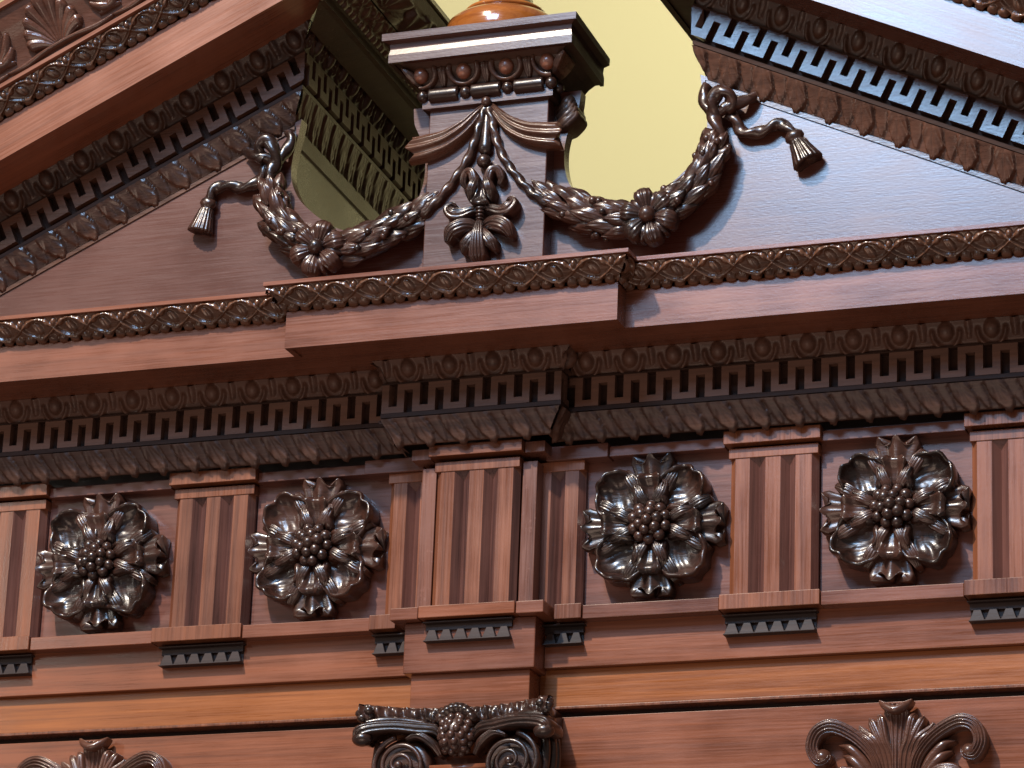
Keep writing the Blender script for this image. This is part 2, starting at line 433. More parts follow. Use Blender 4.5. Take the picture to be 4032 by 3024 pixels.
def guttae(x0, x1, n, yf, z=3.602):
    m = MB(); m.box(x0-.004, x1+.004, yf-.016, yf+.02, z-.0022, z+.0010)
    m.box(x0, x1, yf-.004, yf+.02, z-.018, z-.0025)
    w_ = (x1-x0)/n
    for i in range(n):
        a = x0+i*w_+.0006; b = a+w_-.0012; zt, zb = z-.018, z-.043
        k = w_*.27
        m.add([(a+k, yf-.010, zt), (b-k, yf-.010, zt), (b, yf-.0125, zb), (a, yf-.0125, zb), (a+k, yf+.02, zt), (b-k, yf+.02, zt), (b, yf+.02, zb), (a, yf+.02, zb)],
              [(0, 3, 2, 1), (4, 5, 6, 7), (0, 1, 5, 4), (1, 2, 6, 5), (2, 3, 7, 6), (3, 0, 4, 7)])
    m.box(x0, x1, yf-.0188, yf+.02, z-.046, z-.0432)
    m.box(x0+.001, x1-.001, yf+.003, yf+.02, z-.0431, z-.0181)
    return m.obj('guttae_strip', M_gut, ENT, bevel=.0009)
for x in (-1.2335, -.685, .685, 1.2335):
    triglyph(x, .033); guttae(x-.104, x+.104, 6, .029)
triglyph(0, -.024)
guttae(-.1035, .1035, 6, -.032, 3.608)
triglyph(-.19, .033, chan=[(-.036, -.004), (.030, .060)], cap=(-.050, .075)); triglyph(.19, .033, chan=[(-.060, -.030), (.004, .036)], cap=(-.075, .050))
guttae(-.252, -.160, 3, .029); guttae(.160, .252, 3, .029)
for a, b in ((-.1405, -.1055), (.1055, .1405)):
    m = MB(); m.box(a, b, -.009, .09, 3.6417, 3.985); m.obj('pilaster_strip', M_vpale, ENT, bevel=.0015, label='narrow worn strip beside the projecting centre block')
# strips above the triglyphs and metopes ------------------------------
for x in (-1.2335, -.685, .685, 1.2335):
    m = MB(); m.box(x-.112, x+.112, .014, .09, 3.9985, 4.0290); m.obj('cap_strip', M_vert, ENT, bevel=.0012)
for sg in (-1, 1):
    for a, b, yy, z0, z1 in ((.299, .5722, .030, 3.9950, 4.0190), (.7978, 1.1207, .030, 3.9950, 4.0190), (1.3463, 1.66, .030, 3.9950, 4.0190), (.150, .2982, .020, 3.992, 4.0255)):
        p, q = (a, b) if sg > 0 else (-b, -a)
        m = MB(); m.box(p, q, yy, .09, z0, z1); m.obj('cap_strip', M_met, ENT, bevel=.0012)
m = MB(); m.box(-.1135, .1135, -.044, .09, 4.0015, 4.0280); m.obj('cap_strip', M_panel, ENT, bevel=.0012)
for a, b in ((-.1625, -.1145), (.1145, .1625)):
    m = MB(); m.box(a, b, -.026, .09, 4.0005, 4.0265); m.obj('cap_strip', M_vpale, ENT, bevel=.0012)
# metope panels
for i, (a, b) in enumerate(((.239, .582), (.788, 1.131))):
    for sg in (-1, 1):
        p, q = (a, b) if sg > 0 else (-b, -a)
        m = MB(); m.box(p, q, .060, .0902, 3.62, 4.03); m.obj('metope_panel', M_met, ENT)
# cornice mouldings -----------------------------------------------------
m = MB()
for s_ in HS: relief(s_, [(-.004, 4.029), (.0, 4.0285), (.004, 4.034), (.010, 4.050), (.018, 4.066), (.026, 4.080), (.029, 4.087)], leaf_h(.078, .010, 1.2), .0030, .0028, m)
m.obj('leaf_moulding', M_matte, ENT, smooth=True)
board('plain_fillet', [(.020, 4.0865), (.031, 4.0875), (.031, 4.0985), (.011, 4.099), (.011, 4.168), (.031, 4.1685), (.031, 4.1725), (.026, 4.173)], M_shade)  # shade of the key slots put into the ground colour
for i_, per_, ph_ in ((0, .0735, .3), (2, .0765, .135), (3, .0765, .2), (4, .0770, .02)):
    m = MB(); fret(m, HS[i_], 4.0992, 4.1683, .010, .0300, per_, ph_); m.obj('key_pattern_band', M_fret, ENT)
m = MB()
for s_ in HS: relief(s_, [(.024, 4.1735), (.028, 4.180), (.031, 4.190), (.036, 4.202), (.044, 4.214), (.050, 4.2215)], egg_h(.104, amp=.015), .0025, .0028, m)
m.obj('egg_moulding', M_matte, ENT, smooth=True)
board('corona', [(.040, 4.2245), (.176, 4.2245), (.176, 4.2200), (.188, 4.2200), (.188, 4.3085), (.186, 4.3105), (.168, 4.3110), (.168, 4.3185), (.10, 4.3185)], M_red, bevel=0, label='broad plain reddish band with horizontal grain')
m = MB()
for s_ in HS: relief(s_, [(.188, 4.3188), (.200, 4.3222), (.213, 4.334), (.223, 4.345), (.232, 4.3565)], lattice_h(.088, .013), .0020, .0022, m)
m.obj('lattice_moulding', M_latt, ENT, smooth=True)
board('top_fillet', [(.228, 4.3570), (.2405, 4.3575), (.2405, 4.3665), (-.25, 4.3705)], M_red, bevel=0)

# ------------------------------------------------------------------ blades (carved leaves) in a local x,z,h frame
def blade(mb, pts, wid, n=5, nv=9, cup=.0, ridge=.0, vein=.0, vn=5, lobes=0, lobe=.0, base=-.004, frame=None, tip=None):
    """pts: (x,z,h) centreline; wid: list of half widths; frame maps (x,z,h)->3D"""
    C = spl(pts, n); m = len(C); rows = []
    W_ = [interp([(i/(len(wid)-1), v) for i, v in enumerate(wid)], k/(m-1)) for k in range(m)]
    fr = frame or (lambda x, z, h: (x, -h, z))
    for k in range(m):
        a = C[max(k-1, 0)]; b = C[min(k+1, m-1)]
        tx, tz = b[0]-a[0], b[1]-a[1]; l = math.hypot(tx, tz) or 1; px, pz = tz/l, -tx/l
        w_ = W_[k]*(1+lobe*math.cos(2*pi*lobes*k/(m-1))) if lobes else W_[k]
        row = []
        u = k/(m-1)
        for j in range(-1, nv+1):
            jj = max(0, min(nv-1, j)); v = -1+2*jj/(nv-1)
            h = C[k][2]+cup*v*v+ridge*(1-v*v)+vein*math.cos(vn*pi*v)*(1-.5*v*v)
            vv = v
            if j == -1 or j == nv: h = min(base, h); vv = v*.97
            sh = 0
            if tip and u > .75: sh = tip*((u-.75)/.25)*(math.cos(vn*pi*v)-.5)
            row.append(fr(C[k][0]+px*vv*w_+tx/l*sh, C[k][1]+pz*vv*w_+tz/l*sh, h))
        rows.append(row)
    # close ends
    def cap(k):
        return [fr(C[k][0], C[k][1], base)]*len(rows[0])
    rows.insert(0, cap(0)); rows.append(cap(m-1))
    mb.grid(rows)
def xform(cx, cz, rot=0, y0=0, sc=1, mir=1):
    c_, s_ = math.cos(rot), math.sin(rot)
    def f(x, z, h):
        x *= mir
        return (cx+(x*c_-z*s_)*sc, y0-h*sc, cz+(x*s_+z*c_)*sc)
    return f
# ------------------------------------------------------------------ rosettes
def rosette_meshes(seed):
    rnd = random.Random(seed)
    P = MB()
    # base dish
    rows = []
    for i in range(9):
        r = .075*i/8; rows.append([(r*math.cos(a), -(.014+.012*(1-i/8)) if i < 8 else .004, r*math.sin(a)) for a in [2*pi*j/40 for j in range(40)]])
    P.grid(rows, True)
    cups = MB()
    for q in range(4):
        ang = pi/4+q*pi/2+rnd.uniform(-.07, .07); rc_ = .103*rnd.uniform(.97, 1.03); cx, cz = rc_*math.cos(ang), rc_*math.sin(ang)
        R0 = .0620*rnd.uniform(.93, 1.07); ph = rnd.uniform(0, 6); nr, na = 22, 56; rows = []
        for i in range(nr+1):
            f = i/nr; row = []
            for j in range(na):
                a = 2*pi*j/na
                loc = a-ang                               # 0 = outward
                R = R0*(1+.05*math.cos(3*loc+.4)+.04*math.sin(5*a+ph)+.015*math.sin(11*a+ph*2))*(1-.13*math.exp(-(min(abs((loc+pi) % (2*pi)-pi), 9)/.20)**2))
                inward = (1-math.cos(loc))/2
                if f < .80:
                    g = f/.80; r = R*.80*g
                    h = .026+.022*g**2.6+.0013*math.sin(r*math.sin(loc+.5)*330+2*math.cos(r*60+ph))*g*(1-g*.7)*1.6
                elif f < .93:
                    g = (f-.80)/.13; r = R*(.80+.19*g); h = .048+.011*math.sin(pi*g)
                else:
                    g = (f-.93)/.07; r = R*(.99-.05*g); h = .048-.052*g
                wv_ = .006*math.sin(3*a+ph)+.0035*math.sin(7*a+ph*1.7); h += wv_*sm(.4, .9, min(f, .9)/1) if f < .93 else wv_*(1-(f-.93)/.07)
                h *= 1-.30*inward*sm(.3, .8, f)
                row.append((cx+r*math.cos(a), -h, cz+r*math.sin(a)))
            rows.append(row)
        cups.grid(rows, True)
        # curled lip rolled over near the centre of each cup
        for sd in (-1, 1):
            a0 = sd*.50
            fr = xform(0, 0, ang-pi/2+a0*.25)
            blade(cups, [(sd*.010, .038, .030), (sd*.020, .055, .047), (sd*.040, .066, .052), (sd*.050, .084, .050)], [.006, .010, .009, .003], ridge=.008, frame=fr, base=.02, vein=.0012, vn=3)
    axis = MB()
    for q in range(4):
        rot = q*pi/2+rnd.uniform(-.04, .04); fr = xform(0, 0, rot)
        # spread outer leaf with a three pointed, fluted tip
        blade(axis, [(0, .035, .018), (0, .08, .030), (0, .12, .034), (0, .148, .036), (0, .160, .042)], [.014, .028, .040, .050, .044], n=7, nv=33, cup=-.006, ridge=.004, vein=.0045, vn=2, frame=fr, tip=.011)
        # inner folded leaf with rolled tip
        blade(axis, [(0, .030, .034), (0, .060, .042), (0, .088, .046), (0, .106, .056), (0, .116, .050)], [.010, .015, .022, .027, .018], n=6, nv=13, cup=.012, frame=fr, base=.01, vein=.001, vn=3)
        for sd in (-1, 1):
            blade(axis, [(sd*.008, .032, .040), (sd*.015, .052, .052), (sd*.026, .072, .054), (sd*.031, .092, .047), (sd*.027, .104, .038)], [.006, .012, .014, .012, .004], n=6, nv=15, ridge=.006, vein=.0016, vn=5, frame=fr, base=.01)
            blade(axis, [(sd*.020, .060, .030), (sd*.036, .088, .042), (sd*.050, .112, .043), (sd*.060, .134, .034)], [.006, .013, .014, .006], n=6, nv=13, ridge=.004, vein=.0022, vn=4, frame=fr, base=-.004)
    ber = MB()
    for ring, (n, rr, hh) in enumerate(((1, 0, .078), (6, .0215, .072), (10, .0385, .058))):
        for k in range(n):
            a = 2*pi*k/n+ring*.4+seed+rnd.uniform(-.08, .08); ber.sphere((rr*math.cos(a), -hh+rnd.uniform(-.002, .002), rr*math.sin(a)), .0130*rnd.uniform(.9, 1.1), nu=8, nv=12)
    ber.sphere((0, -.045, 0), .036, 1, .7, 1, nu=8, nv=16)
    return P, cups, axis, ber
ROS = [(-.965, -.03), (-.410, .02), (.410, 0.0), (.965, .05)]
for i, (x, rz) in enumerate(ROS):
    P, cups, axis, ber = rosette_meshes(i)
    mm = P; 
    base = P.obj('rosette', M_gloss, ENT, smooth=True)
    base.matrix_parent_inverse = Matrix.Translation((0, 0, -3.4)); base.location = (x, .052, 3.822); base.rotation_euler = (0, rz, 0)
    base['label'] = ['carved rosette at the far left of the frieze', 'carved rosette just left of the centre block', 'carved rosette just right of the centre block', 'carved rosette at the far right of the frieze'][i]
    for nm, mb_, mt in (('cupped_petals', cups, M_gloss), ('pointed_leaves', axis, M_gloss), ('berry_cluster', ber, M_gloss)):
        o = mb_.obj(nm, mt, None, smooth=True); o.parent = base

# ================================================================== LOWER BOARD
LOW = thing('lower_board', (0, .04, 2.9), 'plain streaky mahogany board below the amber band, carrying two half cut acanthus carvings', 'panel')
m = MB(); m.box(XL, XR, .055, .2, 2.9, 3.3985); m.obj('board', M_panel, LOW, bevel=.001)
def crest(cx, cz, mat):
    m = MB(); f = lambda mir: xform(cx, cz, 0, .053, 1, mir)
    # central palmette
    blade(m, [(0, -.17, .03), (0, -.10, .03), (0, -.05, .026), (0, -.018, .03), (0, .002, .046)], [.012, .015, .020, .027, .020], n=7, nv=21, cup=-.004, vein=.004, vn=4, frame=f(1))
    blade(m, [(-.036, .012, .030), (-.024, .000, .042), (0, -.012, .050), (.024, .000, .042), (.036, .012, .030)], [.003, .008, .009, .008, .003], n=6, nv=9, ridge=.006, frame=f(1), base=.01)
    for mr in (-1, 1):
        fr = f(mr)
        for k, (x1, z1, w_) in enumerate(((.034, -.030, .010), (.053, -.037, .010), (.074, -.052, .009), (.096, -.052, .008))):
            blade(m, [(.008+.006*k, -.18, .012), (.012+.010*k, -.11, .026), (.35*x1+.013+.004*k, -.075, .032), (x1, z1, .030-.003*k), (x1+.008, z1+.012, .02)], [.006, .008, w_, w_, .003], n=8, nv=13, ridge=.008, vein=.0016, vn=3, frame=fr)
        # big scroll
        blade(m, [(.030, -.20, .014), (.040, -.13, .030), (.062, -.090, .036), (.098, -.058, .038), (.140, -.040, .040), (.172, -.052, .042), (.184, -.085, .042), (.170, -.114, .042), (.152, -.108, .040), (.155, -.096, .03)],
              [.008, .012, .013, .014, .015, .014, .013, .013, .011, .004], n=9, nv=19, ridge=.006, vein=.0034, vn=4, frame=fr)
        m.sphere(fr(.160, -.108, .03), .019, 1, 1.2, 1)
        for (pa) in ([(.050, -.15, .02), (.075, -.115, .028), (.102, -.088, .028), (.128, -.080, .016)], [(.052, -.17, .02), (.076, -.135, .028), (.098, -.112, .026), (.120, -.102, .014)]):
            blade(m, pa, [.007, .011, .010, .002], n=7, nv=9, ridge=.006, frame=fr)
        blade(m, [(.045, -.22, .02), (.062, -.175, .03), (.090, -.146, .034), (.125, -.145, .036), (.142, -.165, .034), (.135, -.18, .03)], [.008, .012, .013, .014, .012, .004], n=8, nv=11, ridge=.006, vein=.002, vn=3, frame=fr)
    return m.obj('acanthus_crest', mat, LOW, smooth=True)
crest(.968, 3.381, M_carve)['label'] = 'carved acanthus crest at the lower right'
crest(-.946, 3.381, M_carve)['label'] = 'carved acanthus crest at the lower left'

# ================================================================== PILASTER
PIL = thing('pilaster', (0, -.02, 2.9), 'central pilaster with scrolled ionic capital under the projecting block', 'pilaster')
m = MB(); m.box(-.1425, .1425, -.0150, .10, 3.30, 3.4952); m.obj('neck_block', M_panel, PIL, bevel=.002)
m = MB(); m.box(-.125, .125, -.03, .10, 2.9, 3.30); m.obj('shaft', M_red, PIL)
# abacus: leaf-carved slab with concave sides
m = MB(); rows = []
na = 220
zc = 3.384
for (dz, do) in ((-.021, -.014), (-.020, 0), (-.012, .006), (-.004, .008), (.004, .008), (.012, .007), (.018, .004), (.021, -.004), (.022, -.03)):
    row = []
    for k in range(na+1):
        x = -.222+.444*k/na; e = abs(x)/.222
        y = -.052-.052*e**2.2
        h = 0
        if abs(dz) < .0205:
            ph = x/.036*pi; h = .009*abs(math.cos(ph+dz*60))**1.5+.005*math.cos(x*310+dz*190)*math.cos(dz*150)
            if e < .3: h += .004
        row.append((x, y-do-h, zc+dz+.006*e*e))
    row = [(row[0][0]+.035, -.06, row[0][2])]+row+[(row[-1][0]-.035, -.06, row[-1][2])]
    rows.append(row)
m.grid(rows)
m.box(-.20, .20, -.045, .05, zc-.018, zc+.0185)
CAP = m.obj('capital', M_gloss, PIL, smooth=True)
def cap_child(mb, name, mat=M_gloss):
    o = mb.obj(name, mat, None, smooth=True); o.parent = CAP; return o
# fan behind the bud
m = MB()
for k in range(-4, 5):
    a = k*.27; fr = xform(0, zc-.03, -a, -.058)
    blade(m, [(0, 0, .012), (0, .024, .028), (0, .042, .038), (0, .053, .03)], [.006, .010, .012, .007], n=5, nv=9, ridge=.005, cup=0, frame=fr)
cap_child(m, 'leaf_fan')
m = MB()
bc = Vector((0, -.082, 3.336))
m.sphere(bc, .038, 1, .95, 1.15, nu=16, nv=24)
for i in range(1, 9):
    th = pi*i/9; n_ = max(3, int(11*math.sin(th)))
    for k in range(n_):
        ph = 2*pi*(k+.5*(i % 2))/n_
        d = Vector((math.sin(th)*math.cos(ph), math.sin(th)*math.sin(ph)*.95, math.cos(th)*1.15))
        if d.y > .3: continue
        m.sphere(bc+d*(.0365+.002*math.sin(k*2.3+i)), .0088, 1.1, 1, 1.15, nu=6, nv=8)
cap_child(m, 'flower_bud')
for sg in (-1, 1):
    m = MB()
    vc = Vector((sg*.130, -.078, 3.270)); pts = []
    for k in range(120):
        t = k/119; a = t*2*pi*2.6; r = .060*(1-t)**.9+.006
        pts.append((vc.x+sg*r*math.sin(a+.2), vc.y-.006-.012*t, vc.z+r*math.cos(a+.2)))
    pts.reverse(); m.tube(pts, lambda t: .0035+.0035*t, nv=10)
    m.sphere(vc+Vector((0, -.016, 0)), .010, nu=8, nv=12)
    # drum behind the spiral and its outer bolster with ribs
    rows = []
    for (r, y) in ((.0, -.072), (.052, -.072), (.062, -.070), (.066, -.06), (.066, .02), (.0, .02)):
        rows.append([(vc.x+r*math.cos(a), y, vc.z+r*math.sin(a)) for a in [2*pi*j/48 for j in range(48)]])
    m.grid(rows, True)
    for k in range(4):
        yy = -.05+.022*k; xx_ = sg*(.196+.010*math.sin(k))
        m.tube([(xx_+sg*.004*math.sin(j*.5), yy, 3.332-.013*j) for j in range(10)], .0105, nv=10)
    cap_child(m, 'volute')
    # acanthus sweeping from the bud to the corner
    m = MB(); fr = xform(0, 3.337, 0, -.060, 1, sg)
    blade(m, [(.030, -.012, .012), (.052, .012, .020), (.090, .016, .030), (.140, .020, .042), (.190, .016, .054), (.218, .006, .060), (.224, -.010, .052)], [.006, .013, .015, .013, .014, .016, .010], n=9, nv=15, ridge=.007, vein=.0028, vn=3, frame=fr, base=-.02)
    blade(m, [(.040, -.045, .010), (.056, -.020, .022), (.088, .000, .028), (.118, -.008, .026)], [.005, .010, .010, .003], n=8, nv=11, ridge=.006, vein=.002, vn=3, frame=fr, base=-.02)
    m.sphere((sg*.214, -.108, 3.329), .021, 1.15, 1, .8)
    blade(m, [(.075, .030, .012), (.12, .036, .02), (.17, .036, .036), (.21, .03, .044)], [.004, .008, .009, .006], n=6, nv=9, ridge=.005, frame=fr, base=-.02)
    for q_ in range(7):
        a_ = q_*.9; m.sphere((sg*(.212+.010*math.cos(a_)), -.100-.006*math.cos(q_*2.1), zc+.004+.013*math.sin(a_)), .0115, 1.1, 1, .9, nu=7, nv=9)
    cap_child(m, 'acanthus_spray')
m = MB(); m.box(-.066, .066, -.070, -.02, 3.258, 3.272); cap_child(m, 'cushion_strip', M_panel)
m = MB()
for k in range(-3, 4): m.sphere((k*.021, -.066, 3.240), .010, 1, .8, 1.2, nu=8, nv=10)
m.box(-.085, .085, -.055, 0, 3.12, 3.256)
cap_child(m, 'egg_row')

# ================================================================== BROKEN PEDIMENT
PED = thing('broken_pediment', (0, 0, 4.37), 'broken triangular pediment with raking cornices, cut-out openings and carved garlands hung with tassels', 'pediment')
HOLE = [(.505, 4.905), (.512, 4.86), (.520, 4.82), (.5245, 4.775), (.518, 4.735), (.498, 4.695), (.468, 4.663), (.430, 4.632), (.390, 4.608), (.346, 4.598), (.300, 4.600), (.255, 4.612), (.215, 4.634), (.190, 4.665), (.178, 4.705), (.175, 4.75), (.181, 4.79), (.195, 4.83), (.208, 4.86), (.212, 4.90)]
HC = spl(HOLE, 4)
bm_pts = []
right = [(0, 4.30), (1.75, 4.30), (1.75, 4.66/cR-MS*1.75), (.505, 4.66/cR-MS*.505)] + HC + [(0, 4.90)]
m = MB()
for sg in (-1, 1):
    poly = [(sg*x, 0.0, z) for x, z in right]
    if sg < 0: poly.reverse()
    m.prism(poly, 0, (0, .035, 0))
# side walls that carry the returns back
o = m.obj('tympanum', M_tymp, PED, label='plain tympanum board with two curved openings')
for sg in (-1, 1):
    m = MB(); 
    pts = [(sg*.526, .036), (sg*.526 - .036, 1.25), (sg*.526-.036+sg*.03, 1.25), (sg*.526+sg*.03, .036)]
    m.add([(x, y, z) for z in (4.33, 4.95) for x, y in pts], [(0, 1, 2, 3), (7, 6, 5, 4), (0, 4, 5, 1), (1, 5, 6, 2), (2, 6, 7, 3), (3, 7, 4, 0)])
    m.obj('inner_side_panel', M_side, PED)
# raking cornices
def raking(sgn):
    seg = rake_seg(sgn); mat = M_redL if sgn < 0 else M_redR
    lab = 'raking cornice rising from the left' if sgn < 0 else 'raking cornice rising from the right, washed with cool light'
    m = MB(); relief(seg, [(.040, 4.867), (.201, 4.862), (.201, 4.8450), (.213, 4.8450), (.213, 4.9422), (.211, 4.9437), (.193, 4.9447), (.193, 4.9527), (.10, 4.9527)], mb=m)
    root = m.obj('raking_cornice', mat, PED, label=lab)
    def ch(mb, name, mt, smooth=False):
        o_ = mb.obj(name, mt, None, smooth=smooth); o_.parent = root; return o_
    m = relief(seg, [(-.01, 4.640), (.004, 4.640), (.004, 4.650), (.0, 4.652)]); ch(m, 'plain_fillet', M_mould)
    m = relief(seg, [(-.002, 4.6525), (.001, 4.652), (.005, 4.662), (.010, 4.676), (.018, 4.692), (.026, 4.706), (.029, 4.714)], leaf_h(.088, .011, .7), .003, .0026); ch(m, 'leaf_moulding', M_mould, True)
    m = relief(seg, [(.016, 4.7145), (.031, 4.715), (.031, 4.7245), (.010, 4.725), (.010, 4.8035), (.032, 4.804), (.032, 4.8085), (.026, 4.809)]); ch(m, 'plain_fillet', M_shade)  # slots of the raking key pattern darkened through the ground colour
    m = MB(); fret(m, seg, 4.735, 4.8033, .009, .0340, .0770, .15 if sgn < 0 else .1, th=.3, slot=.25); 
    # little blocks between the teeth
    ch(m, 'key_pattern_band', M_mould)
    m = relief(seg, [(.024, 4.8095), (.028, 4.818), (.031, 4.830), (.037, 4.844), (.045, 4.857), (.050, 4.866)], egg_h(.102, amp=.013), .0025, .0028); ch(m, 'egg_moulding', M_dull, True)
    m = relief(seg, [(.213, 4.9532), (.223, 4.9567), (.236, 4.9677), (.247, 4.9777), (.257, 4.9887)], lattice_h(.088, .013), .0020, .0022); ch(m, 'lattice_moulding', M_latt, True)
    m = relief(seg, [(.253, 4.9897), (.269, 4.9902), (.269, 4.9997), (.261, 5.0007)]); ch(m, 'top_fillet', mat)
    m = relief(seg, [(.261, 5.0012), (.265, 5.0207), (.275, 5.0507), (.293, 5.0807), (.311, 5.1057), (.323, 5.1307), (.329, 5.1427)], lambda s_, t_: 0, .006, .05)
    CY = [(5.0193, .261), (5.0393, .265), (5.0693, .275), (5.0993, .293), (5.1243, .311), (5.1493, .323), (5.1643, .329)]
    T_, N_, B_ = seg[0], seg[1], seg[2]
    def cyf(x, z, h):      # x along the rake, z = q, h = relief
        p = T_*x + B_*(z-.0093) + N_*(interp(CY, z)+h); return (p.x, p.y, p.z)
    x_a = 1.05*sgn; sc_ = rake_pt(sgn, 0, 5.05, 1.05).dot(T_)
    for k_ in range(-2, 3):
        s0_ = sc_+.30*k_
        for j_ in range(-4, 5):       # upright palmette
            a_ = j_*.27; L_ = .120-.010*abs(j_)
            blade(m, [(s0_+.012*math.sin(a_), 5.020+.010*math.cos(a_), .004), (s0_+.55*L_*math.sin(a_), 5.022+.55*L_*math.cos(a_), .014), (s0_+.9*L_*math.sin(a_*1.08), 5.022+.9*L_*math.cos(a_*1.08), .018), (s0_+L_*math.sin(a_*1.15), 5.022+L_*math.cos(a_*1.15), .008)],
                  [.004, .011, .014, .006], n=5, nv=9, ridge=.007, vein=.0012, vn=3, base=-.004, frame=cyf)
        for m_ in (-1, 1):            # curling side leaves with finger lobes
            c0_ = s0_+m_*.150
            for j_ in range(5):
                a_ = m_*(-1.35+.36*j_); L_ = .075+.012*math.sin(j_*1.3)
                bx, bz = c0_-m_*.030+m_*.008*j_, 5.040+.004*j_
                blade(m, [(bx, bz, .004), (bx+.6*L_*math.sin(-a_), bz+.6*L_*math.cos(a_), .015), (bx+L_*math.sin(-a_*.85), bz+L_*math.cos(a_*.85), .010)],
                      [.004, .011, .006], n=6, nv=9, ridge=.007, base=-.004, frame=cyf)
        blade(m, [(s0_-.15, 5.022, .006), (s0_-.10, 5.018, .010), (s0_-.04, 5.024, .012), (s0_+.04, 5.024, .012), (s0_+.10, 5.018, .010), (s0_+.15, 5.022, .006)], [.003, .007, .005, .005, .007, .003], n=6, nv=7, ridge=.005, base=-.004, frame=cyf)
    ch(m, 'acanthus_moulding', M_carve, True)
    m = relief(seg, [(.325, 5.1432), (.339, 5.1437), (.339, 5.1587), (.0, 5.1587), (.0, 4.86)]); ch(m, 'crown_fillet', mat)
    return root
raking(-1); raking(1)
# inward returns of the rakes, running back from the break
def ret(sgn):
    N = V3(-sgn, 0, 0); B = V3(0, 0, 1); T = V3(.03*sgn, 1, 0).normalized(); Lr = 1.15
    def zr(q, xa): return q/cR-MS*xa
    def front(o, b): return V3(sgn*b[0], -o, b[1]) 
    root = None
    # every profile row is (o_front, |x| at the wall end, z)
    def strip(name, rows_, mat, h=None, smooth=False, ds=.004):
        nonlocal root
        if sgn > 0: mat = M_shade  # right return coloured dark to stand for shade
        if h:
            d = []; 
            for (a, b_) in zip(rows_, rows_[1:]):
                n_ = max(1, int(math.hypot(b_[1]-a[1], b_[2]-a[2])/.003))
                for k in range(n_): d.append(tuple(a[i]+(b_[i]-a[i])*k/n_ for i in range(3)))
            d.append(rows_[-1]); rows2 = d
        else: rows2 = rows_
        n_ = len(rows2); R = []
        cols = int(Lr/ds) if h else 1
        for i, (o_, xa, z) in enumerate(rows2):
            a = rows2[max(i-1, 0)]; c_ = rows2[min(i+1, n_-1)]; dx = -(c_[1]-a[1]); dz = c_[2]-a[2]; l = math.hypot(dx, dz) or 1
            nn = N*(dz/l)+B*(-dx/l); row = []
            st = V3(sgn*xa, -o_, z); en = V3(sgn*xa, 0, z)+T*Lr
            for k in range(cols+1):
                p = st.lerp(en, k/cols)
                if h: p = p+nn*h(p.y, i/(n_-1))
                row.append(p)
            R.append(row)
        mb = MB(); mb.grid(R)
        if root is None:
            root = mb.obj(name, mat, PED, smooth=smooth); root['label'] = 'return of the %s raking cornice running back into shade' % ('left' if sgn < 0 else 'right')
        else:
            o_ = mb.obj(name, mat, None, smooth=smooth); o_.parent = root
    def q(o_, qq): return (o_, XE-o_, zr(qq, XE-o_))
    s0 = (.188, .395, 5.155)
    strip('return_cornice', [(.05, .474, 5.119), (.17, .400, 5.133), (.17, .400, 5.128), (.18, .385, 5.128), (.18, .385, 5.150), (.19, .378, 5.151)], M_side)
    strip('plain_fillet', [q(-.01, 4.612), q(.006, 4.612), q(.006, 4.650), q(0, 4.652)], M_dull)
    strip('leaf_moulding', [q(-.002, 4.6525), q(.001, 4.652), q(.005, 4.662), q(.010, 4.676), q(.018, 4.692), q(.026, 4.706), q(.029, 4.714)], M_dull, leaf_h(.062, .007, 1.5), True)
    strip('plain_fillet', [q(.020, 4.7145), q(.031, 4.715), q(.031, 4.7245), q(.010, 4.725), q(.010, 4.8035), q(.032, 4.804), q(.032, 4.8085), q(.026, 4.809)], M_dull)
    mb = MB(); per = .077
    for k in range(-2, int(Lr/per)):
        for a, c_, b0, b1 in ((0, .23, 4.735, 4.803), (.23, .5, 4.735, 4.757), (.5, .73, 4.735, 4.803), (.73, 1, 4.781, 4.803)):
            y0, y1 = (k+a)*per, (k+c_)*per
            if y0 < -.034: continue
            pts = []
            for o_ in (.009, .034):
                for y, bq in ((y0, b0), (y1, b0), (y1, b1), (y0, b1)):
                    xa = XE-o_; pts.append((sgn*xa+T.x*(y+.03), y, zr(bq, xa)))
            mb.add(pts, [(0, 3, 2, 1), (4, 5, 6, 7), (0, 1, 5, 4), (1, 2, 6, 5), (2, 3, 7, 6), (3, 0, 4, 7)])
    o_ = mb.obj('key_pattern_band', M_shade if sgn > 0 else M_dull, None); o_.parent = root
    strip('egg_moulding', [q(.024, 4.8095), q(.028, 4.818), q(.031, 4.830), q(.037, 4.844), q(.045, 4.857), q(.050, 4.866)], M_dull, egg_h(.085, amp=.013), True)
    if sgn > 0: return
    strip('lattice_moulding', [(.19, .376, 5.1515), (.20, .366, 5.158), (.22, .340, 5.176), (.235, .322, 5.186)], M_dull, lattice_h(.085, .010), True)
    strip('acanthus_moulding', [(.24, .318, 5.187), (.25, .306, 5.195), (.27, .280, 5.212), (.29, .255, 5.232), (.30, .238, 5.252)], M_dull, acanthus_h(.28, .018, .2), True)
    strip('crown_fillet', [(.30, .234, 5.2525), (.31, .228, 5.253), (.31, .228, 5.266), (.0, .50, 5.28)], M_side)
ret(-1); ret(1)
# cornice body behind the rakes so that no daylight leaks through
for sg in (-1, 1):
    m = MB()
    poly = [(sg*1.75, .034, 4.67/cR-MS*1.75), (sg*.56, .034, 4.67/cR-MS*.56), (sg*.56, .034, 5.14/cR-MS*.56), (sg*1.75, .034, 5.14/cR-MS*1.75)]
    if sg > 0: poly.reverse()
    m.prism(poly, 0, (0, 1.1, 0))
    m.obj('core_board', M_dull, PED)

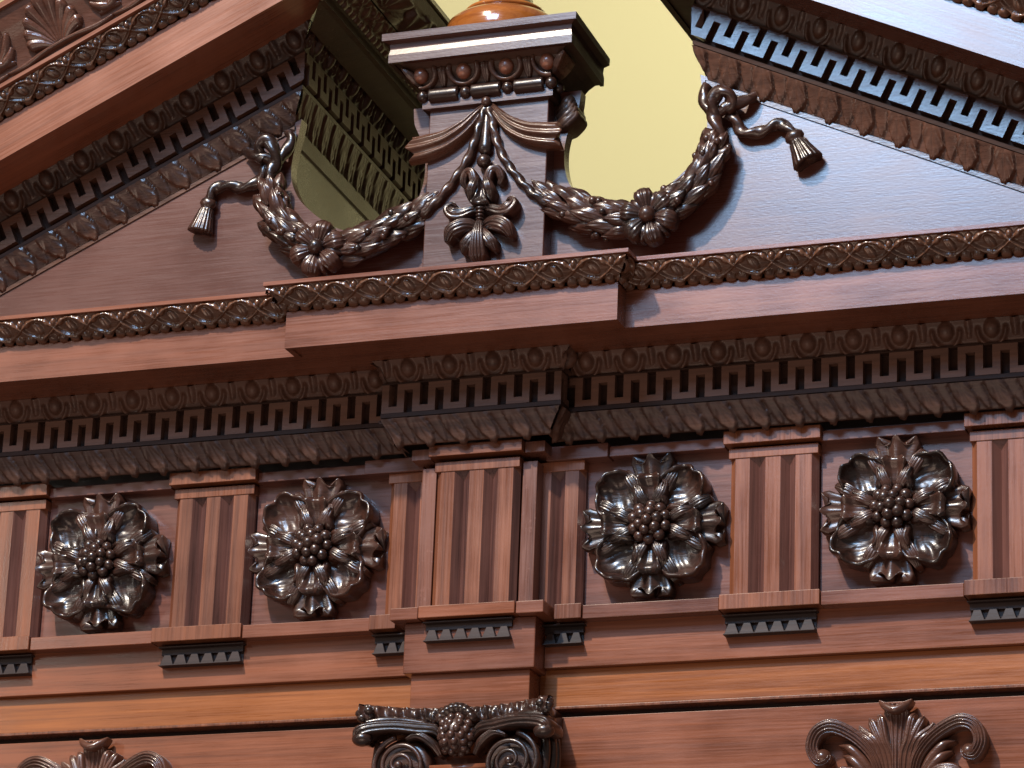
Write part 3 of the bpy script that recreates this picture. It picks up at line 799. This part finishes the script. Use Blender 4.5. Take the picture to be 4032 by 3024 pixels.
# ------------------------------------------------------------------ garlands
def garland(sg):
    """built for the right side, mirrored by sg"""
    fr = lambda x, z, y: Vector((sg*x, y, z))
    rnd = random.Random(3 if sg < 0 else 5)
    core = spl([(.150, 4.622, .010), (.192, 4.596, .024), (.244, 4.570, .033), (.300, 4.550, .036), (.352, 4.540, .036), (.408, 4.545, .037), (.462, 4.566, .036), (.507, 4.600, .034), (.540, 4.648, .031), (.556, 4.696, .025), (.565, 4.733, .015)], 8)
    path = [fr(x, z, -.028) for x, z, r in core]; rad = [c_[2]*1.12 for c_ in core]
    m = MB(); n = len(path)
    m.tube(path, lambda t: rad[min(n-1, int(t*(n-1)+.5))]*.86, nv=18)
    # overlapping bay leaves pointing away from the flower (index of the flower ~ 5/10)
    def leaf(at, ang, L, wd, direction, lift=0):
        i = int(at*(n-1)); i = max(1, min(n-2, i)); t = (path[i+1]-path[i-1]).normalized()*direction
        c_ = path[i]; r = rad[i]
        front = Vector((0, -1, 0)); side = t.cross(front).normalized()
        nrm = (front*math.cos(ang)+side*math.sin(ang)).normalized(); sd = nrm.cross(t).normalized()
        rows = []; nu, nv = 12, 11
        cv = rnd.uniform(-.2, .2)
        for a in range(nu+1):
            u = a/nu; ww = wd*math.sin(pi*min(1, u*.92+.08))**.75*(1-.15*u)
            row = []
            for b in range(nv):
                v = -1+2*b/(nv-1)
                hh = .001+.013*math.sin(pi*u*.8)+.0030*(1-abs(v))-.007*v*v+.0024*math.cos(v*pi*3.5+u*4+cv*9)+.004*math.sin(u*5+cv*20)*v+lift
                if abs(v) == 1: hh -= .008
                row.append(c_+nrm*(r*.82+hh)*(1-.0*abs(v))+t*(u-.35)*L+sd*(v*ww+cv*u*u*wd))
            rows.append(row)
        m.grid(rows)
    for k in range(15):
        at = k/15
        if .40 < at < .56: continue
        direction = -1 if at < .48 else 1
        for j, ang in enumerate((-.95, -.15, .65) if k % 2 else (-.55, .3, 1.1)):
            leaf(min(.97, at+rnd.uniform(-.012, .012)), ang*sg*-1+rnd.uniform(-.2, .2), rnd.uniform(.070, .090)*(1 if at < .85 else .7), rnd.uniform(.017, .023)*(1-.3*abs(at-.5)), direction, rnd.uniform(0, .007))
    for side_i in (0,):
        for j in range(7): leaf(.40+.02*j, -1.2+j*.4, .05, .016, -1 if j < 3 else 1)
    root = m.obj('garland', M_gloss, PED, smooth=True, label='carved leafy garland on the %s of the pedestal' % ('left' if sg < 0 else 'right'))
    def ch(mb, name, mt=M_gloss):
        o_ = mb.obj(name, mt, None, smooth=True); o_.parent = root; return o_
    m = MB()
    for k in range(22):
        i = int((.04+.92*rnd.random())*(n-1)); 
        if .38 < i/n < .58: continue
        c_ = path[i]; ang = rnd.uniform(-1.3, 1.3); r = rad[i]
        t = (path[min(n-1, i+1)]-path[max(0, i-1)]).normalized(); side = t.cross(Vector((0, -1, 0))).normalized()
        m.sphere(c_+(Vector((0, -1, 0))*math.cos(ang)+side*math.sin(ang))*(r*.86+.016), rnd.uniform(.008, .0105), nu=7, nv=10)
        ch(m, 'berry'); m = MB()
    # flower
    fx, fz = .4105, 4.533
    m = MB()
    for k in range(6):
        a = k*pi/3+.25*sg; f2 = xform(sg*fx, fz, a, -.068)
        blade(m, [(0, .010, .004), (0, .028, .012), (0, .048, .017), (0, .064, .010), (0, .070, .002)], [.006, .013, .021, .019, .008], n=6, nv=15, ridge=.008, vein=.0022, vn=4, frame=f2, base=-.02)
        f3 = xform(sg*fx, fz, a+pi/6, -.062)
        blade(m, [(0, .010, .006), (0, .04, .014), (0, .062, .004)], [.006, .014, .004], n=6, nv=9, ridge=.005, frame=f3, base=-.02)
    fl = ch(m, 'flower')
    m = MB(); m.sphere((sg*fx, -.082, fz), .0205, nu=12, nv=18); ch(m, 'flower_centre')
    # twisted rope going up to the knot and the loop
    m = MB()
    up = spl([(.565, 4.725, -.030), (.560, 4.755, -.034), (.550, 4.785, -.036), (.553, 4.815, -.046), (.570, 4.835, -.052), (.590, 4.826, -.046), (.592, 4.806, -.038), (.578, 4.792, -.036)], 8)
    m.tube([fr(x, z, y) for x, z, y in up], .0155, nv=20, twist=110, depth=.16)
    up2 = spl([(.552, 4.78, -.03), (.530, 4.812, -.026), (.520, 4.845, -.020), (.528, 4.868, -.012)], 8)
    m.tube([fr(x, z, y) for x, z, y in up2], .0135, nv=16, twist=110, depth=.14)
    out = spl([(.560, 4.792, -.03), (.590, 4.800, -.036), (.618, 4.813, -.030), (.640, 4.828, -.012)], 8)
    m.tube([fr(x, z, y) for x, z, y in out], .0135, nv=16, twist=100, depth=.14)
    ch(m, 'rope_loop')
    # rope tail and tassel
    m = MB()
    if sg > 0: tl = [(.585, 4.790), (.600, 4.770), (.612, 4.744), (.640, 4.733), (.672, 4.740), (.700, 4.750), (.722, 4.740), (.736, 4.722)]
    else: tl = [(.578, 4.792), (.590, 4.758), (.612, 4.737), (.645, 4.733), (.676, 4.741), (.700, 4.742), (.720, 4.730), (.728, 4.708)]
    m.tube([fr(x, z, -.020) for x, z in spl(tl, 8)], .0135, nv=20, twist=120, depth=.17)
    ch(m, 'rope_tail')
    m = MB()
    x1, z1 = tl[-1]; dx, dz = (.026, -.052) if sg > 0 else (.014, -.062)
    d = Vector((sg*dx, 0, dz)).normalized(); a_ = Vector((d.z, 0, -d.x)); p0 = fr(x1, z1, -.020)
    prof = [(-.010, .004), (-.006, .013), (.002, .019), (.010, .021), (.017, .017), (.021, .0150), (.026, .018), (.040, .021), (.060, .026), (.078, .031), (.084, .031), (.078, .012)]
    rows = []
    for (l, r) in prof:
        rows.append([p0+d*l+(a_*math.cos(t)+Vector((0, -1, 0))*math.sin(t)*.8)*r*(1.12 if sg > 0 else 1)*(1+(.06 if l > .022 else .04)*math.cos(t*(18 if l > .022 else 8)+(0 if l > .022 else l*300))) for t in [2*pi*j/72 for j in range(72)]])
    rows.insert(0, [p0+d*-.012]*72); rows.append([p0+d*.07]*72)
    m.grid(rows, True)
    ch(m, 'tassel')
garland(-1); garland(1)

# ================================================================== PEDESTAL
PDS = thing('pedestal', (0, -.05, 4.37), 'tapering pedestal in the gap of the pediment, draped with carved cloth and acanthus', 'pedestal')
m = MB(); m.box(-.150, .150, -.050, .07, 4.36, 4.868); m.obj('neck', M_tymp, PDS, bevel=.0025)
def ring(prof, mat, name, h=None, bevel=0, d0=.13, hw=.150):
    """profile (o,z) mitred round the front and both sides"""
    X, Y, Z = V3(1, 0, 0), V3(0, 1, 0), V3(0, 0, 1); yf = -.05
    segs = [(X, -Y, Z, lambda o, b: V3(-hw-o, yf-o, b), lambda o, b: V3(hw+o, yf-o, b)),
            (-Y, -X, Z, lambda o, b: V3(-hw-o+.05*(.05+o), d0, b), lambda o, b: V3(-hw-o, yf-o, b)),
            (Y, X, Z, lambda o, b: V3(hw+o, yf-o, b), lambda o, b: V3(hw+o-.05*(.05+o), d0, b))]
    m = MB(); relief(segs[0], prof, h, mb=m); o_ = m.obj(name, mat, PDS, smooth=bool(h))
    for s_ in segs[1:]:
        m = relief(s_, prof, h); r_ = m.obj(name+'_return', M_shade, None, smooth=bool(h)); r_.parent = o_  # side returns coloured dark to stand for their unlit faces
    return o_
ring([(0, 4.866), (.014, 4.866), (.014, 4.886), (.004, 4.888), (.004, 4.909), (.012, 4.911), (.012, 4.914)], M_tymp, 'neck_fillet')
ring([(.010, 4.914), (.016, 4.924), (.024, 4.940), (.040, 4.958), (.058, 4.9695)], M_dull, 'egg_moulding_ground')
ring([(.03, 4.9690), (.0700, 4.9690), (.0705, 4.9650), (.0800, 4.9650), (.0800, 4.985), (.077, 5.000), (.079, 5.013), (.0935, 5.018), (.0940, 5.0355), (-.05, 5.0375)], M_tymp, 'cap')
# top slab
m = MB(); m.box(-.2275, .2275, -.139, .129, 5.027, 5.0352); m.box(-.148, .148, -.03, .129, 4.869, 5.0265); m.obj('cap_slab', M_tymp, PDS)
m = MB()
def bead(cx, L, r, y=-.066, z=4.897):
    m.sphere((cx, y, z), r, nu=14, nv=18) if L == 0 else m.tube(spl([(cx-L, y, z), (cx-L*.92, y, z), (cx, y, z), (cx+L*.92, y, z), (cx+L, y, z)], 5), lambda t: r*(1-(2*t-1)**6*.75), nv=18)
for cx in (-.163, -.0545, .0515, .160): bead(cx, 0, .0142)
for cx in (-.109, -.0015, .106): bead(cx, .0355, .0170)
for yy in (-.03, .015, .05):
    for s_ in (-1, 1): m.sphere((s_*.166, yy, 4.897), .014)
m.obj('bead_moulding', M_gloss, PDS, smooth=True)
# big eggs, shells and darts in front
my = -.088
for cx in (-.163, -.055, .052, .155):
    m = MB(); m.sphere((cx, my+.005, 4.945), .0185, 1, .95, 1.12, nu=12, nv=18); m.obj('egg', M_redL, PDS, smooth=True)
m = MB()
for cx in (-.163, -.055, .052, .157):
    pts = []
    for k in range(25):
        a = -pi*.06+(pi*1.12)*k/24
        x = cx+.036*math.cos(a)*(1.0+.12*math.sin(a)); z = 4.953-.037*math.sin(a)
        if cx < -.15 and x < -.172: continue
        if cx > .15 and x > .166: continue
        pts.append((x, my-.004+.020*max(0, (4.95-z)/.04), z))
    for sx in (1,):
        rows = []
        for i, p in enumerate(pts):
            q_ = Vector(p); c0 = Vector((cx, p[1], 4.953)); d = (q_-c0).normalized(); f_ = abs(2*i/24-1)
            w_ = .0035+.0035*f_
            rows.append([q_-d*w_+V3(0, .018, 0), q_-d*w_+V3(0, -.002, 0), q_+V3(0, -.006, 0), q_+d*w_+V3(0, -.002, 0), q_+d*w_+V3(0, .018, 0)])
        m.grid(rows)
for cx in (-.110, -.001, .105):
    blade(m, [(cx, 4.917, .066), (cx, 4.930, .076), (cx, 4.945, .086), (cx, 4.957, .088)], [.004, .010, .011, .013], n=6, nv=11, ridge=.006, vein=.002, vn=3, base=.04)
for sg in (-1, 1):
    for a0 in (0, 1):
        blade(m, [(sg*.166, 4.918, .070), (sg*.176, 4.930, .085), (sg*.188, 4.944, .098), (sg*(.200+.004*a0), 4.952+.006*a0, .104)], [.004, .009, .010, .003], n=6, nv=9, ridge=.005, vein=.002, vn=3, base=.03)
m.obj('egg_shells_and_darts', M_mould, PDS, smooth=True)
# drapery
for sg in (-1, 1):
    m = MB()
    C = spl([(.003, 4.868, .008), (.020, 4.845, .018), (.055, 4.806, .026), (.100, 4.778, .030), (.150, 4.765, .032), (.186, 4.762, .030)], 9)
    Wd = [(0, .004), (.2, .011), (.45, .022), (.75, .030), (1, .032)]
    rows = []; nv = 41
    for k, (x, z, h) in enumerate(C):
        u = k/(len(C)-1); a = C[max(k-1, 0)]; b = C[min(k+1, len(C)-1)]; tx, tz = b[0]-a[0], b[1]-a[1]; l = math.hypot(tx, tz); px, pz = -tz/l, tx/l
        w_ = interp(Wd, u); row = []
        for j in range(nv):
            v = -1+2*j/(nv-1)
            fold = .0035*math.cos(v*pi*3.1+.6)+.0085*(-abs(v*1.15-.25)+.4)
            hh = h+fold*min(1, u*2.5+.15)
            if j in (0, nv-1): hh = -.003
            sag = .010*u*math.sin(v*5+1)*(1 if u > .8 else 0)*(u-.8)*5
            row.append((sg*(x+px*v*w_+sag), -.050-hh, z+pz*v*w_))
        rows.append(row)
    rows.append([(sg*.180, -.050, 4.762)]*nv)
    m.grid(rows); m.obj('drape', M_mould, PDS, smooth=True)
    m = MB()
    rp = spl([(.004, 4.852, -.060), (.014, 4.818, -.062), (.026, 4.772, -.062), (.046, 4.722, -.060), (.080, 4.672, -.059), (.116, 4.630, -.058), (.146, 4.604, -.056), (.158, 4.600, -.050)], 10)
    m.tube([(sg*x, y, z) for x, z, y in rp], .0105, nv=20, twist=150, depth=.16)
    m.obj('twisted_cord', M_gloss, PDS, smooth=True)
m = MB(); m.sphere((.0, -.068, 4.866), .0125); rows = []
for (z, r) in ((4.856, .002), (4.85, .005), (4.81, .010), (4.775, .0135), (4.755, .017), (4.742, .0165), (4.733, .009), (4.731, .001)):
    rows.append([(r*math.cos(a), -.060+r*math.sin(a)*.9, z) for a in [2*pi*j/20 for j in range(20)]])
m.grid(rows, True); m.sphere((0, -.066, 4.714), .0175, nu=14, nv=20); m.obj('pendant', M_gloss, PDS, smooth=True)
# acanthus ornament
m = MB(); fb = lambda sg: xform(0, 0, 0, -.050, 1, sg)
for sg in (-1, 1):
    f = fb(sg)
    blade(m, [(.008, 4.62, .02), (.016, 4.655, .034), (.024, 4.682, .036), (.040, 4.684, .030), (.047, 4.664, .024), (.040, 4.650, .018)], [.008, .011, .010, .010, .010, .004], n=7, nv=11, ridge=.005, vein=.0015, vn=3, frame=f)
    blade(m, [(.010, 4.672, .030), (.018, 4.650, .040), (.024, 4.630, .038), (.026, 4.610, .022)], [.005, .011, .012, .003], n=7, nv=13, ridge=.006, vein=.0016, vn=4, frame=f)
    blade(m, [(.004, 4.595, .018), (.024, 4.590, .026), (.048, 4.582, .030), (.068, 4.584, .034), (.080, 4.598, .030), (.072, 4.608, .024), (.062, 4.602, .018)], [.007, .011, .014, .016, .013, .009, .004], n=8, nv=13, ridge=.006, vein=.002, vn=3, frame=f)
    blade(m, [(.004, 4.545, .018), (.024, 4.552, .030), (.046, 4.548, .038), (.068, 4.535, .040), (.080, 4.512, .028)], [.007, .015, .018, .017, .005], n=8, nv=17, ridge=.008, vein=.0022, vn=4, frame=f)
    blade(m, [(.006, 4.540, .026), (.018, 4.520, .034), (.032, 4.500, .034), (.040, 4.482, .020)], [.006, .013, .015, .004], n=8, nv=13, ridge=.006, vein=.002, vn=4, frame=f)
blade(m, [(0, 4.56, .03), (0, 4.53, .04), (0, 4.50, .042), (0, 4.472, .036), (0, 4.455, .02)], [.006, .013, .018, .022, .010], n=7, nv=21, ridge=.006, vein=.003, vn=5, frame=fb(1))
blade(m, [(0, 4.64, .030), (0, 4.62, .034), (0, 4.603, .042), (0, 4.596, .03)], [.006, .012, .020, .014], n=7, nv=13, ridge=-.006, cup=.004, frame=fb(1))
for k in range(6): m.sphere((0, -.078, 4.590-.0085*k), .0125-.0008*k, 1, .9, .42, nu=8, nv=14)
m.obj('acanthus_ornament', M_gloss, PDS, smooth=True)
m = MB()
for k in range(4):
    blade(m, [(.155, 4.80+.016*k, .0), (.180, 4.815+.016*k, .014), (.200-.004*k, 4.835+.014*k, .010), (.192, 4.85+.012*k, .0)], [.006, .016, .014, .004], n=6, nv=9, ridge=.010, vein=.003, vn=3, base=-.05)
m.obj('side_carving', M_dull, PDS, smooth=True)

# ================================================================== FINIAL
FIN = thing('turned_finial', (0, .02, 5.04), 'glossy amber turned finial base standing on top of the pedestal', 'finial')
def lathe(prof, c, n=64):
    m = MB(); m.grid([[(c[0]+r*math.cos(a), c[1]+r*math.sin(a), z) for a in [2*pi*j/n for j in range(n)]] for r, z in prof], True); return m
fc = (.0, .035)
lathe([(0, 5.036), (.142, 5.036), (.146, 5.055), (.145, 5.080), (.139, 5.098), (.128, 5.108), (.112, 5.118), (.099, 5.124), (.095, 5.126)], fc).obj('base_dome', M_fin, FIN, smooth=True)
lathe([(.095, 5.1265), (.100, 5.129), (.100, 5.135), (.094, 5.139), (.080, 5.141), (.072, 5.144)], fc).obj('base_ring', M_fin, FIN, smooth=True)
lathe([(.072, 5.1445), (.0665, 5.151), (.064, 5.19), (.06, 5.30), (.07, 5.4), (0, 5.45)], fc).obj('stem', M_mould, FIN, smooth=True)
